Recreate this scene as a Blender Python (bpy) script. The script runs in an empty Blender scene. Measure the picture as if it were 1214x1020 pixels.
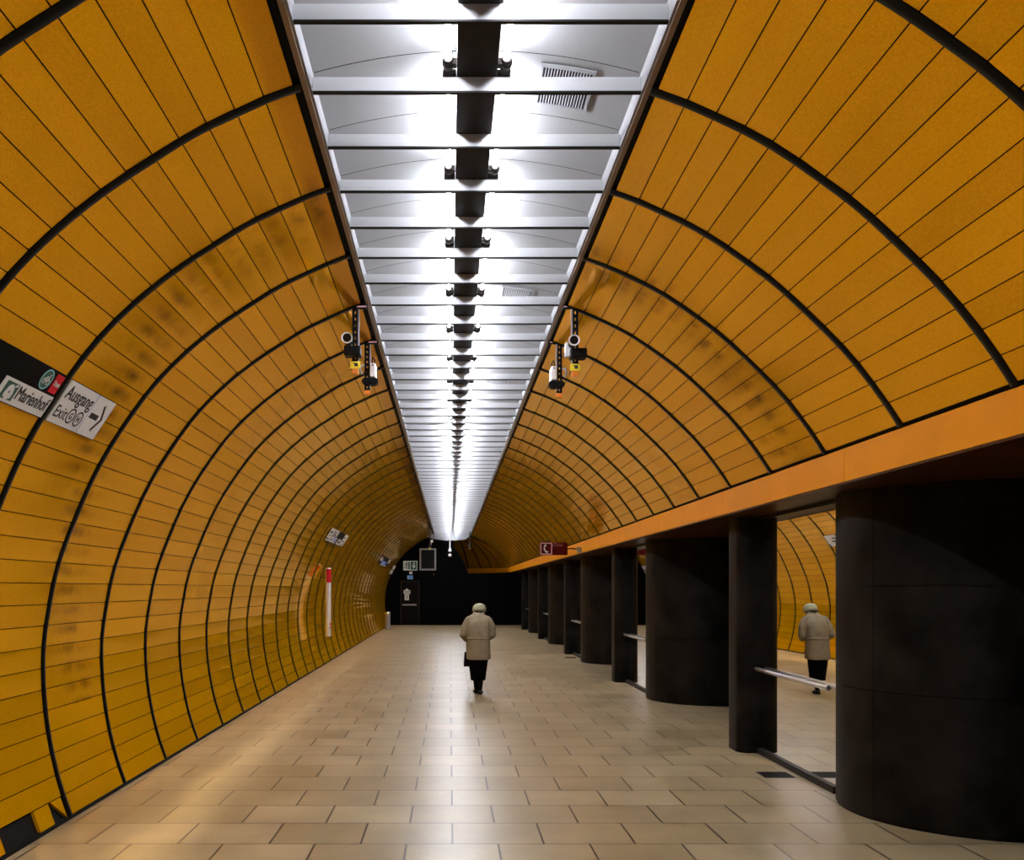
import bpy, bmesh, math, random
from mathutils import Vector, Matrix
random.seed(7)
PI = math.pi
C = bpy.context.scene.collection
SC = bpy.context.scene
EYE = 1.7                      # camera height above the floor
F = 1150.0                     # focal length in pixels of the 1214 px wide frame

# ------------------------------------------------------------------ materials
def new_mat(name):
    m = bpy.data.materials.new(name); m.use_nodes = True
    nt = m.node_tree; nt.nodes.clear()
    out = nt.nodes.new('ShaderNodeOutputMaterial'); b = nt.nodes.new('ShaderNodeBsdfPrincipled')
    nt.links.new(b.outputs[0], out.inputs[0])
    return m, nt, b

def mat(name, col, rough=0.5, metal=0.0, ior=1.5, var=0.12, scale=6.0, bump=0.0, bscale=60.0, emit=None, es=0.0):
    m, nt, b = new_mat(name)
    b.inputs['Roughness'].default_value = rough
    b.inputs['Metallic'].default_value = metal
    b.inputs['IOR'].default_value = ior
    c = (*col, 1)
    co = nt.nodes.new('ShaderNodeTexCoord')
    if var > 0:
        n = nt.nodes.new('ShaderNodeTexNoise'); n.inputs['Scale'].default_value = scale; n.inputs['Detail'].default_value = 4
        r = nt.nodes.new('ShaderNodeValToRGB')
        r.color_ramp.elements[0].position = .3; r.color_ramp.elements[1].position = .7
        r.color_ramp.elements[0].color = (*[x * (1 - var) for x in col], 1)
        r.color_ramp.elements[1].color = (*[min(1, x * (1 + var)) for x in col], 1)
        nt.links.new(co.outputs['Object'], n.inputs['Vector']); nt.links.new(n.outputs['Fac'], r.inputs['Fac'])
        nt.links.new(r.outputs['Color'], b.inputs['Base Color'])
    else:
        b.inputs['Base Color'].default_value = c
    if bump > 0:
        n2 = nt.nodes.new('ShaderNodeTexNoise'); n2.inputs['Scale'].default_value = bscale; n2.inputs['Detail'].default_value = 5
        bp = nt.nodes.new('ShaderNodeBump'); bp.inputs['Strength'].default_value = bump; bp.inputs['Distance'].default_value = .01
        nt.links.new(co.outputs['Object'], n2.inputs['Vector']); nt.links.new(n2.outputs['Fac'], bp.inputs['Height'])
        nt.links.new(bp.outputs['Normal'], b.inputs['Normal'])
    if emit:
        b.inputs['Emission Color'].default_value = (*emit, 1); b.inputs['Emission Strength'].default_value = es
    return m

LAMP = 62.0
def panel_mat():
    m, nt, b = new_mat('yellow_enamel')
    b.inputs['Roughness'].default_value = .10; b.inputs['IOR'].default_value = 1.6; b.inputs['Metallic'].default_value = .5; b.inputs['Specular Tint'].default_value = (1, .75, .2, 1)
    N = nt.nodes.new; L = nt.links.new
    geo = N('ShaderNodeNewGeometry'); co = N('ShaderNodeTexCoord')
    ramp = N('ShaderNodeValToRGB'); e = ramp.color_ramp.elements
    e[0].color = (.77, .36, .0008, 1); e[1].color = (.88, .425, .0015, 1)
    L(geo.outputs['Random Per Island'], ramp.inputs['Fac'])
    # soft brown blotches in some bands of the cladding, one per panel row
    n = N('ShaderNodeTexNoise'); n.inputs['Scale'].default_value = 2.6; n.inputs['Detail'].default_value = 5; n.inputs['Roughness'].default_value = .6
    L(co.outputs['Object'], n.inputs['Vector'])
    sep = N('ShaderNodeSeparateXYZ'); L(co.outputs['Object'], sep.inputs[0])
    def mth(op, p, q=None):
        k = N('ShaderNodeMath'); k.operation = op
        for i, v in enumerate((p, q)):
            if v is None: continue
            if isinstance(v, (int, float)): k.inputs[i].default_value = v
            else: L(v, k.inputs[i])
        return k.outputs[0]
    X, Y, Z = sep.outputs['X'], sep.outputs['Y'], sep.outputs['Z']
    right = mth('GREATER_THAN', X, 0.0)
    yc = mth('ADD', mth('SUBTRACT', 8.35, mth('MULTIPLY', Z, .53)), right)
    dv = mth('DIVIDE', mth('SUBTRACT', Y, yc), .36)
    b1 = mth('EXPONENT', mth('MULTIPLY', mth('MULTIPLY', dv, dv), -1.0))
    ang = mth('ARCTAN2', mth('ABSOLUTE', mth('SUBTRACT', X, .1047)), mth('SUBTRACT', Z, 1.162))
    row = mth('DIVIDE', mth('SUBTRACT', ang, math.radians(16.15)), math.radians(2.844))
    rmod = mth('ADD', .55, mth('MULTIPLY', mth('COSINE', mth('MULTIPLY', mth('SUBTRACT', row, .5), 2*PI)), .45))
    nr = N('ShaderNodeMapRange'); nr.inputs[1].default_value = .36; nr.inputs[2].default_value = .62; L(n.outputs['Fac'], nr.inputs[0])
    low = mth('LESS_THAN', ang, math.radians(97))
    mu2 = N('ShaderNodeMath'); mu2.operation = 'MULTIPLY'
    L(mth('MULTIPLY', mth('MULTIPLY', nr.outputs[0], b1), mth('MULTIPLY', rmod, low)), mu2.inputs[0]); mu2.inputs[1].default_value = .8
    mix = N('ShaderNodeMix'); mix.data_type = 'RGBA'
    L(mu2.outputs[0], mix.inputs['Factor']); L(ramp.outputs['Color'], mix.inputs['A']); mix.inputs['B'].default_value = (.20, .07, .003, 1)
    # fine mottling
    n2 = N('ShaderNodeTexNoise'); n2.inputs['Scale'].default_value = 90; n2.inputs['Detail'].default_value = 3
    L(co.outputs['Object'], n2.inputs['Vector'])
    mr = N('ShaderNodeMapRange'); mr.inputs[1].default_value = .3; mr.inputs[2].default_value = .7; mr.inputs[3].default_value = .86; mr.inputs[4].default_value = 1.1
    L(n2.outputs['Fac'], mr.inputs[0])
    mm = N('ShaderNodeMix'); mm.data_type = 'RGBA'; mm.blend_type = 'MULTIPLY'; mm.inputs['Factor'].default_value = 1
    L(mix.outputs['Result'], mm.inputs['A']); L(mr.outputs[0], mm.inputs['B'])
    L(mm.outputs['Result'], b.inputs['Base Color'])
    return m

def floor_mat():
    m, nt, b = new_mat('stone_floor_tiles')
    N = nt.nodes.new; L = nt.links.new
    co = N('ShaderNodeTexCoord'); mp = N('ShaderNodeMapping'); mp.inputs['Location'].default_value = (-.3236, -6.454, 0)
    L(co.outputs['Object'], mp.inputs['Vector'])
    br = N('ShaderNodeTexBrick'); br.offset = .5; br.offset_frequency = 2; br.squash = 1
    br.inputs['Scale'].default_value = 1; br.inputs['Mortar Size'].default_value = .0075; br.inputs['Mortar Smooth'].default_value = .15
    br.inputs['Brick Width'].default_value = .61; br.inputs['Row Height'].default_value = .572; br.inputs['Bias'].default_value = 0
    br.inputs['Color1'].default_value = (.24, .185, .10, 1); br.inputs['Color2'].default_value = (.31, .25, .148, 1)
    br.inputs['Mortar'].default_value = (.012, .007, .003, 1)
    L(mp.outputs[0], br.inputs['Vector'])
    n = N('ShaderNodeTexNoise'); n.inputs['Scale'].default_value = 1.3; n.inputs['Detail'].default_value = 8; n.inputs['Roughness'].default_value = .62
    L(co.outputs['Object'], n.inputs['Vector'])
    mr = N('ShaderNodeMapRange'); mr.inputs[1].default_value = .3; mr.inputs[2].default_value = .72; mr.inputs[3].default_value = .70; mr.inputs[4].default_value = 1.18
    L(n.outputs['Fac'], mr.inputs[0])
    n3 = N('ShaderNodeTexNoise'); n3.inputs['Scale'].default_value = 45; n3.inputs['Detail'].default_value = 4
    L(co.outputs['Object'], n3.inputs['Vector'])
    mr3 = N('ShaderNodeMapRange'); mr3.inputs[1].default_value = .3; mr3.inputs[2].default_value = .7; mr3.inputs[3].default_value = .9; mr3.inputs[4].default_value = 1.08
    L(n3.outputs['Fac'], mr3.inputs[0])
    mu = N('ShaderNodeMath'); mu.operation = 'MULTIPLY'; L(mr.outputs[0], mu.inputs[0]); L(mr3.outputs[0], mu.inputs[1])
    mm = N('ShaderNodeMix'); mm.data_type = 'RGBA'; mm.blend_type = 'MULTIPLY'; mm.inputs['Factor'].default_value = 1
    L(br.outputs['Color'], mm.inputs['A']); L(mu.outputs[0], mm.inputs['B'])
    L(mm.outputs['Result'], b.inputs['Base Color'])
    rr = N('ShaderNodeMapRange'); rr.inputs[3].default_value = .285; rr.inputs[4].default_value = .37; L(n.outputs['Fac'], rr.inputs[0])
    L(rr.outputs[0], b.inputs['Roughness'])
    inv = N('ShaderNodeMath'); inv.operation = 'SUBTRACT'; inv.inputs[0].default_value = 1; L(br.outputs['Fac'], inv.inputs[1])
    bp = N('ShaderNodeBump'); bp.inputs['Strength'].default_value = .4; bp.inputs['Distance'].default_value = .004
    L(inv.outputs[0], bp.inputs['Height']); L(bp.outputs[0], b.inputs['Normal'])
    b.inputs['IOR'].default_value = 1.55
    return m

def column_mat():
    m, nt, b = new_mat('dark_steel_cladding')
    N = nt.nodes.new; L = nt.links.new
    co = N('ShaderNodeTexCoord')
    n = N('ShaderNodeTexNoise'); n.inputs['Scale'].default_value = 2.2; n.inputs['Detail'].default_value = 8; n.inputs['Roughness'].default_value = .65
    L(co.outputs['Object'], n.inputs['Vector'])
    r = N('ShaderNodeValToRGB'); r.color_ramp.elements[0].position = .36; r.color_ramp.elements[1].position = .70
    r.color_ramp.elements[0].color = (.0006, .0005, .0004, 1); r.color_ramp.elements[1].color = (.0125, .0100, .0085, 1)
    L(n.outputs['Fac'], r.inputs['Fac']); L(r.outputs[0], b.inputs['Base Color'])
    b.inputs['IOR'].default_value = 1.16
    rr = N('ShaderNodeMapRange'); rr.inputs[3].default_value = .38; rr.inputs[4].default_value = .55; L(n.outputs['Fac'], rr.inputs[0]); L(rr.outputs[0], b.inputs['Roughness'])
    return m

M = {}
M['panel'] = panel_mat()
M['floor'] = floor_mat()
M['column'] = column_mat()
M['black'] = mat('black_backing', (.003, .0025, .0025), .7, ior=1.2, var=.1)
M['rib'] = mat('black_joint_profile', (.002, .002, .002), .3, ior=1.25, var=.1)
M['white'] = mat('white_ceiling_lacquer', (.195, .198, .212), .5, ior=1.3, var=.03, scale=3)
M['bar'] = mat('white_crossbar_lacquer', (.29, .294, .31), .45, ior=1.3, var=.03, scale=3)
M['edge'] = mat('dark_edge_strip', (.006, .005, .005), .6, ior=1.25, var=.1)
M['rail'] = mat('bronze_rail', (.22, .16, .12), .4, .5, var=.1)
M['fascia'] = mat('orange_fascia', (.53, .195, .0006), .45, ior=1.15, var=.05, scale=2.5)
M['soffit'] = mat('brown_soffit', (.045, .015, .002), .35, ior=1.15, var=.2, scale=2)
M['bulk'] = mat('black_wall_paint', (.0007, .0007, .0008), .6, ior=1.12, var=.2, scale=1.5)
M['rear'] = mat('dark_rear_wall', (.05, .04, .03), .6, var=.2)
M['lamp'] = mat('fluorescent_tube_light', (1, 1, 1), .4, var=0, emit=(.93, .95, 1.0), es=LAMP)
M['housing'] = mat('brown_trunking', (.012, .009, .007), .6, ior=1.2, var=.15, scale=5)
M['socket'] = mat('lamp_socket_brown', (.02, .015, .011), .5, ior=1.3, var=.1)
M['mirror'] = mat('dark_mirrored_glass', (.84, .84, .80), .012, 1.0, var=.04, scale=1.2)
M['chrome'] = mat('brushed_steel', (.62, .61, .60), .28, 1.0, var=.06, scale=8)
M['greymetal'] = mat('grey_metal', (.24, .24, .245), .4, .4, var=.08)
M['alu'] = mat('pale_grey_metal', (.72, .73, .75), .35, .2, var=.05)
M['blackplastic'] = mat('black_plastic', (.004, .004, .0045), .5, ior=1.25, var=.1)
M['whiteplastic'] = mat('white_plastic', (.82, .82, .84), .4, var=.03)
M['yellow'] = mat('yellow_label', (.80, .62, .02), .5, var=.05)
M['orange'] = mat('orange_plastic', (.75, .22, .02), .4, var=.05)
M['lens'] = mat('lens_glass', (.01, .01, .012), .08, var=0)
M['signwhite'] = mat('white_sign_face', (.58, .575, .56), .5, var=.03)
M['signblack'] = mat('black_sign_face', (.003, .0025, .0025), .6, ior=1.15, var=.2)
M['ink'] = mat('black_lettering', (.012, .012, .014), .6, var=0)
M['blueline'] = mat('blue_line', (.10, .22, .50), .5, var=0)
M['blue'] = mat('blue_sign_face', (.08, .16, .55), .5, var=.05)
M['skyblue'] = mat('light_blue_sign_face', (.12, .36, .80), .5, var=.05)
M['red'] = mat('red_sign_face', (.48, .008, .02), .5, ior=1.25, var=.05)
M['darkred'] = mat('dark_red_sign_face', (.055, .0008, .002), .45, ior=1.2, var=.1)
M['pink'] = mat('pink_lettering', (.80, .42, .52), .5, var=0)
M['green'] = mat('dark_green_sign_face', (.010, .075, .055), .5, var=.05)
M['teal'] = mat('pale_teal_ring', (.22, .50, .52), .5, var=0)
M['palegreen'] = mat('pale_green_sign_face', (.62, .78, .70), .5, var=0)
M['door'] = mat('dark_brown_door', (.004, .003, .0025), .5, ior=1.15, var=.15, scale=3)
M['doorframe'] = mat('dark_grey_door_frame', (.012, .010, .009), .5, ior=1.2, var=.1)
M['screen'] = mat('dark_grille_panel', (.006, .0055, .0055), .5, ior=1.2, var=.15)
M['coat'] = mat('beige_coat_cloth', (.185, .15, .092), .9, var=.10, scale=9, bump=.25, bscale=28)
M['hat'] = mat('pale_green_knit', (.32, .33, .225), .95, var=.18, scale=40, bump=.6, bscale=70)
M['skirt'] = mat('black_skirt_cloth', (.0025, .0022, .0022), .9, ior=1.1, var=.1)
M['skin'] = mat('skin', (.55, .34, .25), .55, var=.06)
M['stocking'] = mat('black_stocking', (.003, .0028, .0028), .8, ior=1.15, var=.1)
M['shoe'] = mat('black_leather', (.003, .003, .003), .4, ior=1.3, var=.1)
M['hair'] = mat('grey_hair', (.10, .09, .08), .8, var=.2, scale=30)
M['bag'] = mat('black_leather_bag', (.003, .0028, .0028), .5, ior=1.2, var=.15)

# ------------------------------------------------------------------ mesh helpers
class MB:
    def __init__(s): s.v = []; s.f = []; s.m = []; s.mats = []
    def mi(s, mt):
        if mt not in s.mats: s.mats.append(mt)
        return s.mats.index(mt)
    def face(s, pts, mt):
        i = len(s.v); s.v += [tuple(p) for p in pts]; s.f.append(tuple(range(i, i + len(pts)))); s.m.append(s.mi(mt))
    def add(s, verts, faces, mt):
        i = len(s.v); s.v += [tuple(p) for p in verts]; k = s.mi(mt)
        for f in faces: s.f.append(tuple(i + a for a in f)); s.m.append(k)
    def box(s, x0, x1, y0, y1, z0, z1, mt):
        vs = [(x0,y0,z0),(x1,y0,z0),(x1,y1,z0),(x0,y1,z0),(x0,y0,z1),(x1,y0,z1),(x1,y1,z1),(x0,y1,z1)]
        s.add(vs, [(0,3,2,1),(4,5,6,7),(0,1,5,4),(1,2,6,5),(2,3,7,6),(3,0,4,7)], mt)
    def bbox(s, x0, x1, y0, y1, z0, z1, mt, r=.004):
        bm = bmesh.new(); bmesh.ops.create_cube(bm, size=1)
        for v in bm.verts: v.co = ((x0+x1)/2 + v.co.x*(x1-x0), (y0+y1)/2 + v.co.y*(y1-y0), (z0+z1)/2 + v.co.z*(z1-z0))
        bmesh.ops.bevel(bm, geom=bm.edges[:], offset=r, segments=2, affect='EDGES', profile=.5)
        bm.verts.index_update(); s.add([v.co[:] for v in bm.verts], [[v.index for v in f.verts] for f in bm.faces], mt); bm.free()
    def prism(s, pts, a0, a1, mt, fn):
        """closed 2D outline swept from a0 to a1; fn(u,v,a) gives the 3D point"""
        n = len(pts)
        vs = [fn(u, v, a0) for u, v in pts] + [fn(u, v, a1) for u, v in pts]
        fs = [(i, (i+1) % n, n + (i+1) % n, n + i) for i in range(n)] + [tuple(range(n-1, -1, -1)), tuple(range(n, 2*n))]
        s.add(vs, fs, mt)
    def tube(s, path, rad, mt, n=12, cap=True):
        P = [Vector(p) for p in path]; R = rad if isinstance(rad, (list, tuple)) else [rad]*len(P)
        rings = []; up = None
        for i, p in enumerate(P):
            t = (P[min(i+1, len(P)-1)] - P[max(i-1, 0)]).normalized()
            if up is None: up = Vector((0,0,1)) if abs(t.z) < .9 else Vector((1,0,0))
            a = t.cross(up).normalized(); b = a.cross(t).normalized(); up = b
            rings.append([p + (a*math.cos(2*PI*k/n) + b*math.sin(2*PI*k/n))*R[i] for k in range(n)])
        vs = [q for r in rings for q in r]
        fs = [(i*n+k, i*n+(k+1) % n, (i+1)*n+(k+1) % n, (i+1)*n+k) for i in range(len(P)-1) for k in range(n)]
        if cap: fs += [tuple(range(n-1, -1, -1)), tuple((len(P)-1)*n + k for k in range(n))]
        s.add(vs, fs, mt)
    def lathe(s, prof, mt, cx=0, cy=0, n=32):
        vs = [(cx + r*math.cos(2*PI*k/n), cy + r*math.sin(2*PI*k/n), z) for r, z in prof for k in range(n)]
        fs = [(i*n+k, i*n+(k+1) % n, (i+1)*n+(k+1) % n, (i+1)*n+k) for i in range(len(prof)-1) for k in range(n)]
        fs += [tuple(range(n-1, -1, -1)), tuple((len(prof)-1)*n + k for k in range(n))]
        s.add(vs, fs, mt)
    def loft(s, rings, mt):
        n = len(rings[0]); vs = [p for r in rings for p in r]
        fs = [(i*n+k, i*n+(k+1) % n, (i+1)*n+(k+1) % n, (i+1)*n+k) for i in range(len(rings)-1) for k in range(n)]
        fs += [tuple(range(n-1, -1, -1)), tuple((len(rings)-1)*n + k for k in range(n))]
        s.add(vs, fs, mt)
    def ball(s, c, r, mt, seg=16, rot=None):
        bm = bmesh.new(); bmesh.ops.create_uvsphere(bm, u_segments=seg, v_segments=max(8, seg*2//3), radius=1)
        rx, ry, rz = r if isinstance(r, (tuple, list)) else (r, r, r)
        Mx = Matrix.Translation(Vector(c)) @ (rot.to_matrix().to_4x4() if rot else Matrix.Identity(4)) @ Matrix.Diagonal((rx, ry, rz, 1))
        bm.transform(Mx); bm.verts.index_update()
        s.add([v.co[:] for v in bm.verts], [[v.index for v in f.verts] for f in bm.faces], mt); bm.free()
    def limb(s, a, b, ra, rb, mt, n=14):
        a, b = Vector(a), Vector(b)
        s.tube([a, b], [ra, rb], mt, n); s.ball(a, ra, mt, n); s.ball(b, rb, mt, n)
    def mesh(s, name, smooth=False, recalc=True):
        me = bpy.data.meshes.new(name); me.from_pydata(s.v, [], s.f)
        for m in s.mats: me.materials.append(m)
        me.polygons.foreach_set('material_index', s.m)
        if recalc:
            bm = bmesh.new(); bm.from_mesh(me); bmesh.ops.recalc_face_normals(bm, faces=bm.faces[:]); bm.to_mesh(me); bm.free()
        if smooth: me.shade_smooth()
        me.update(); return me
    def obj(s, name, parent=None, smooth=False, angle=None, recalc=True):
        me = s.mesh(name, smooth, recalc)
        if angle is not None:
            me.shade_smooth()
            try: me.set_sharp_from_angle(angle=math.radians(angle))
            except Exception: pass
        o = bpy.data.objects.new(name, me); C.objects.link(o)
        if parent: o.parent = parent
        return o

def thing(name, label, cat, loc=(0,0,0), group=None, mw=None):
    o = bpy.data.objects.new(name, None); C.objects.link(o); o.empty_display_size = .1
    if mw is not None: o.matrix_world = mw
    else: o.location = loc
    o['label'] = label; o['category'] = cat
    if group: o['group'] = group
    return o
def tag(o, label, cat, group=None):
    o['label'] = label; o['category'] = cat
    if group: o['group'] = group
    return o
def struct(o): o['kind'] = 'structure'; return o
TRIM = [0]
def trim(mb, smooth=False, angle=None):
    TRIM[0] += 1
    return struct(mb.obj('trim_%d' % TRIM[0], None, smooth, angle))
def dup(root, loc):
    r = root.copy(); C.objects.link(r); r.location = loc
    for ch in list(root.children):
        c = ch.copy(); C.objects.link(c); c.parent = r
        for g in ch.children:
            d = g.copy(); C.objects.link(d); d.parent = c
    return r

# ------------------------------------------------------------------ tunnel section
CX, CZ, R0 = .1047, EYE - .538, 3.0794
LRES = [(0,.03),(16,.03),(24,.008),(32,-.012),(45,-.012),(56,-.026),(68,-.026),(80,.004),(90,.026),(112,.037),(130,.04)]
RRES = [(0,.03),(17,.025),(25,.012),(36,-.010),(44,-.020),(52,-.012),(60,-.004),(90,0)]
def interp(t, x):
    for (a, u), (b, w) in zip(t, t[1:]):
        if a <= x <= b:
            k = (x - a) / (b - a); k = k*k*(3-2*k); return u + (w - u)*k
    return t[-1][1]
def sec(side, deg, off=0.0):
    """point (x, z) of the tunnel section; off > 0 lies behind the cladding"""
    r = R0 + interp(LRES if side < 0 else RRES, deg) + off; a = math.radians(deg)
    return CX + side*r*math.sin(a), CZ + r*math.cos(a)
TOP_L, TOP_R, SPR = 16.15, 17.0, 59.85
rowsL = [TOP_L + (58.76 - TOP_L)*i/15 for i in range(16)] + [58.76 + (111.4 - 58.76)*i/18 for i in range(1, 19)]
rowsR = [TOP_R + (SPR - TOP_R)*i/15 for i in range(16)]
RIB0, RIBS = 4.75, 1.2
K0, K1 = -10, 33
ribY = [RIB0 + RIBS*k for k in range(K0, K1 + 1)]          # -7.25 ... 44.35
YEND = 45.0
bounds = ribY + [YEND]

def panels(mb, side, rows, skip):
    for j in range(len(bounds) - 1):
        y0, y1 = bounds[j] + .034, bounds[j+1] - (.034 if j < len(bounds) - 2 else .002)
        for i in range(len(rows) - 1):
            if (j, i) in skip: continue
            g = .058
            a0, a1 = rows[i] + g, rows[i+1] - g
            t = [random.uniform(-.0011, .0011) for _ in range(4)]
            f = []
            for (a, y, k) in ((a0, y0, 0), (a0, y1, 1), (a1, y1, 2), (a1, y0, 3)):
                x, z = sec(side, a, t[k]); f.append((x, y, z))
            bk = []
            for (a, y) in ((a0, y0), (a0, y1), (a1, y1), (a1, y0)):
                x, z = sec(side, a, .022); bk.append((x, y, z))
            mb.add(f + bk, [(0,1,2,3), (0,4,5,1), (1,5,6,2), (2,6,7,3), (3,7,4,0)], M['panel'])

def backing(mb, side, d0, d1, n, off=.022):
    prev = None
    for i in range(n + 1):
        x, z = sec(side, d0 + (d1 - d0)*i/n, off)
        if prev: mb.face([(prev[0], bounds[0] - .1, prev[1]), (prev[0], YEND, prev[1]), (x, YEND, z), (x, bounds[0] - .1, z)], M['black'])
        prev = (x, z)

# bay index of the first sign bay: 4.75 .. 5.95
JS = -K0
wl = MB()
skip = {(JS, 13), (JS, 14), (JS + 1, 32)}
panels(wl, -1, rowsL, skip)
backing(wl, -1, TOP_L - 1.2, 114, 60)
# the three remaining pieces of the broken bottom row, with the dark recess between them
def piece(y0, y1, a0=None, a1=None, poly=None):
    a0 = a0 or rowsL[32] + .075; a1 = a1 or rowsL[33] - .075
    pts = poly or [(y0, a0), (y1, a0), (y1, a1), (y0, a1)]
    f = [(sec(-1, a)[0], y, sec(-1, a)[1]) for y, a in pts]; b = [(sec(-1, a, .022)[0], y, sec(-1, a, .022)[1]) for y, a in pts]
    n = len(pts)
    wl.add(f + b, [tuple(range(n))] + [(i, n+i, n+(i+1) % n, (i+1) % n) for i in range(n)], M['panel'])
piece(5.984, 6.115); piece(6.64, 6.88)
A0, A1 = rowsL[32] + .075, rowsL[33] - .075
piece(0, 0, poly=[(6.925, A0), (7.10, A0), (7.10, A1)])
struct(wl.obj('wall_left', recalc=False))
sk = MB()      # black skirting along the left wall
x0, z0 = sec(-1, 111.4, .004); sk.box(x0 - .06, x0 + .012, bounds[0], YEND, 0, z0 + .004, M['black']); trim(sk)

wr = MB()
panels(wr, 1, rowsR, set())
backing(wr, 1, TOP_R - 1.2, SPR + 2.5, 30)
struct(wr.obj('wall_right', recalc=False))

# black joint profiles, one arch each
def rib(side, y, d0, d1, n=48, w=.031, fn=None):
    mb = MB(); prof = [(-w, .02), (-w, -.004), (-w*.6, -.014), (w*.6, -.014), (w, -.004), (w, .02)]
    rings = []
    for i in range(n + 1):
        a = d0 + (d1 - d0)*i/n
        ring = []
        for dy, off in prof:
            x, z = sec(side, a, off); ring.append(fn(x, z, dy) if fn else (x, y + dy, z))
        rings.append(ring)
    mb.loft(rings, M['rib']); return trim(mb, angle=50)
for y in ribY:
    rib(-1, y, TOP_L - .5, 111.4, 56); rib(1, y, TOP_R - .5, SPR + .2, 28)

# ------------------------------------------------------------------ fascia, soffit, far apse
XF, ZF1, ZF0 = 2.775, EYE + .985, EYE + .752
ft = MB()
gap = [y for y in [-5.05 + 7.5*i for i in range(7)] + [YEND]]
gap = [-7.3, -5.0, -2.2, .8, 3.8, 6.83, 9.83, 12.83, 15.83, 18.83, 21.83, 24.83, 27.83, 30.83, 33.83, 36.83, 39.83, 42.83, YEND]
for a, b in zip(gap, gap[1:]):
    ft.box(XF, XF + .03, a + .003, b - .003, ZF0, ZF1, M['fascia'])
ft.box(XF + .012, XF + .05, gap[0], YEND, ZF0 + .005, ZF1 - .005, M['black'])
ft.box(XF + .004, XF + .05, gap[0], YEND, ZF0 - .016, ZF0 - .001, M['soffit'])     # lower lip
trim(ft)
gp = MB(); gp.box(XF + .02, XF + .2, gap[0], YEND, ZF1 + .001, ZF1 + .05, M['black']); trim(gp)
sf = MB()
zs = ZF0 - .012
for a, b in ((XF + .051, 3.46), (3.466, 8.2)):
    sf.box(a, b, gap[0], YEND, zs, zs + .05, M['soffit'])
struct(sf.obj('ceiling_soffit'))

# apse that closes the right half of the vault at the far end
AX, AY = CX, YEND
ap = MB()
NPH, STEP = 6, 14.5
def apt(r, z, ph): p = math.radians(ph); return (AX + r*math.cos(p), AY + r*math.sin(p), z)
for j in range(NPH):
    for i in range(len(rowsR) - 1):
        g = .075
        for q in range(3):
            pa = j*STEP + (.7 if q == 0 else STEP*q/3); pb = j*STEP + (STEP - .7 if q == 2 else STEP*(q+1)/3)
            a0, a1 = rowsR[i] + g, rowsR[i+1] - g
            (xa, za), (xb, zb) = sec(1, a0), sec(1, a1)
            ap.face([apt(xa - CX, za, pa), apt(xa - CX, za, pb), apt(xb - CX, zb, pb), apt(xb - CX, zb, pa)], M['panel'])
for i in range(24):
    d0, d1 = TOP_R - 1.2 + (SPR + 3 - TOP_R + 1.2)*i/24, TOP_R - 1.2 + (SPR + 3 - TOP_R + 1.2)*(i+1)/24
    (xa, za), (xb, zb) = sec(1, d0, .022), sec(1, d1, .022)
    for q in range(18):
        pa, pb = q*NPH*STEP/18, (q+1)*NPH*STEP/18
        ap.face([apt(xa - CX, za, pa), apt(xa - CX, za, pb), apt(xb - CX, zb, pb), apt(xb - CX, zb, pa)], M['black'])
rF = XF - CX
for q in range(24):
    pa, pb = q*NPH*STEP/24, (q+1)*NPH*STEP/24
    ap.face([apt(rF, ZF0, pa), apt(rF, ZF0, pb), apt(rF, ZF1, pb), apt(rF, ZF1, pa)], M['fascia'])
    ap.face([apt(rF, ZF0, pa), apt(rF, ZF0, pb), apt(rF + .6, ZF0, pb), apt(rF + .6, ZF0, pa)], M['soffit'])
    ap.face([apt(rF + .02, ZF1, pa), apt(rF + .02, ZF1, pb), apt(rF + .2, ZF1 + .04, pb), apt(rF + .2, ZF1 + .04, pa)], M['black'])
struct(ap.obj('wall_far_right', recalc=False))
for j in range(1, NPH):
    ph = math.radians(j*STEP); c, s = math.cos(ph), math.sin(ph)
    rib(1, 0, TOP_R - .5, SPR + .2, 20, .03, fn=lambda x, z, dy: (AX + (x - CX)*c - dy*s, AY + (x - CX)*s + dy*c, z))

# ------------------------------------------------------------------ floor, end walls
fl = MB(); fl.box(-3.3, 8.3, -7.6, 49, -.08, 0, M['floor']); struct(fl.obj('floor'))
bk = MB()
outline = [(-2.83, 0), (3.3, 0), (3.3, ZF0 - .03)]
outline += [(.88, EYE + .70), (.85, EYE + .80), (.69, EYE + 1.17), (.41, EYE + 1.67), (.10, EYE + 2.06), (-.3, EYE + 2.45)]
outline += [sec(-1, a, .02) for a in range(14, 113, 3)]
bk.prism(outline, YEND, YEND + .12, M['bulk'], lambda u, v, a: (u, a, v))
struct(bk.obj('wall_far'))
pw = MB(); pw.box(8.2, 8.3, -7.6, 49, 0, 2.5, M['black']); pw.box(3.3, 8.2, YEND + .02, YEND + .1, 0, 2.45, M['black']); struct(pw.obj('wall_platform'))
rw = MB(); rw.box(-3.3, 8.2, -7.6, -7.45, 0, 4.4, M['rear']); struct(rw.obj('wall_near'))

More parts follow.
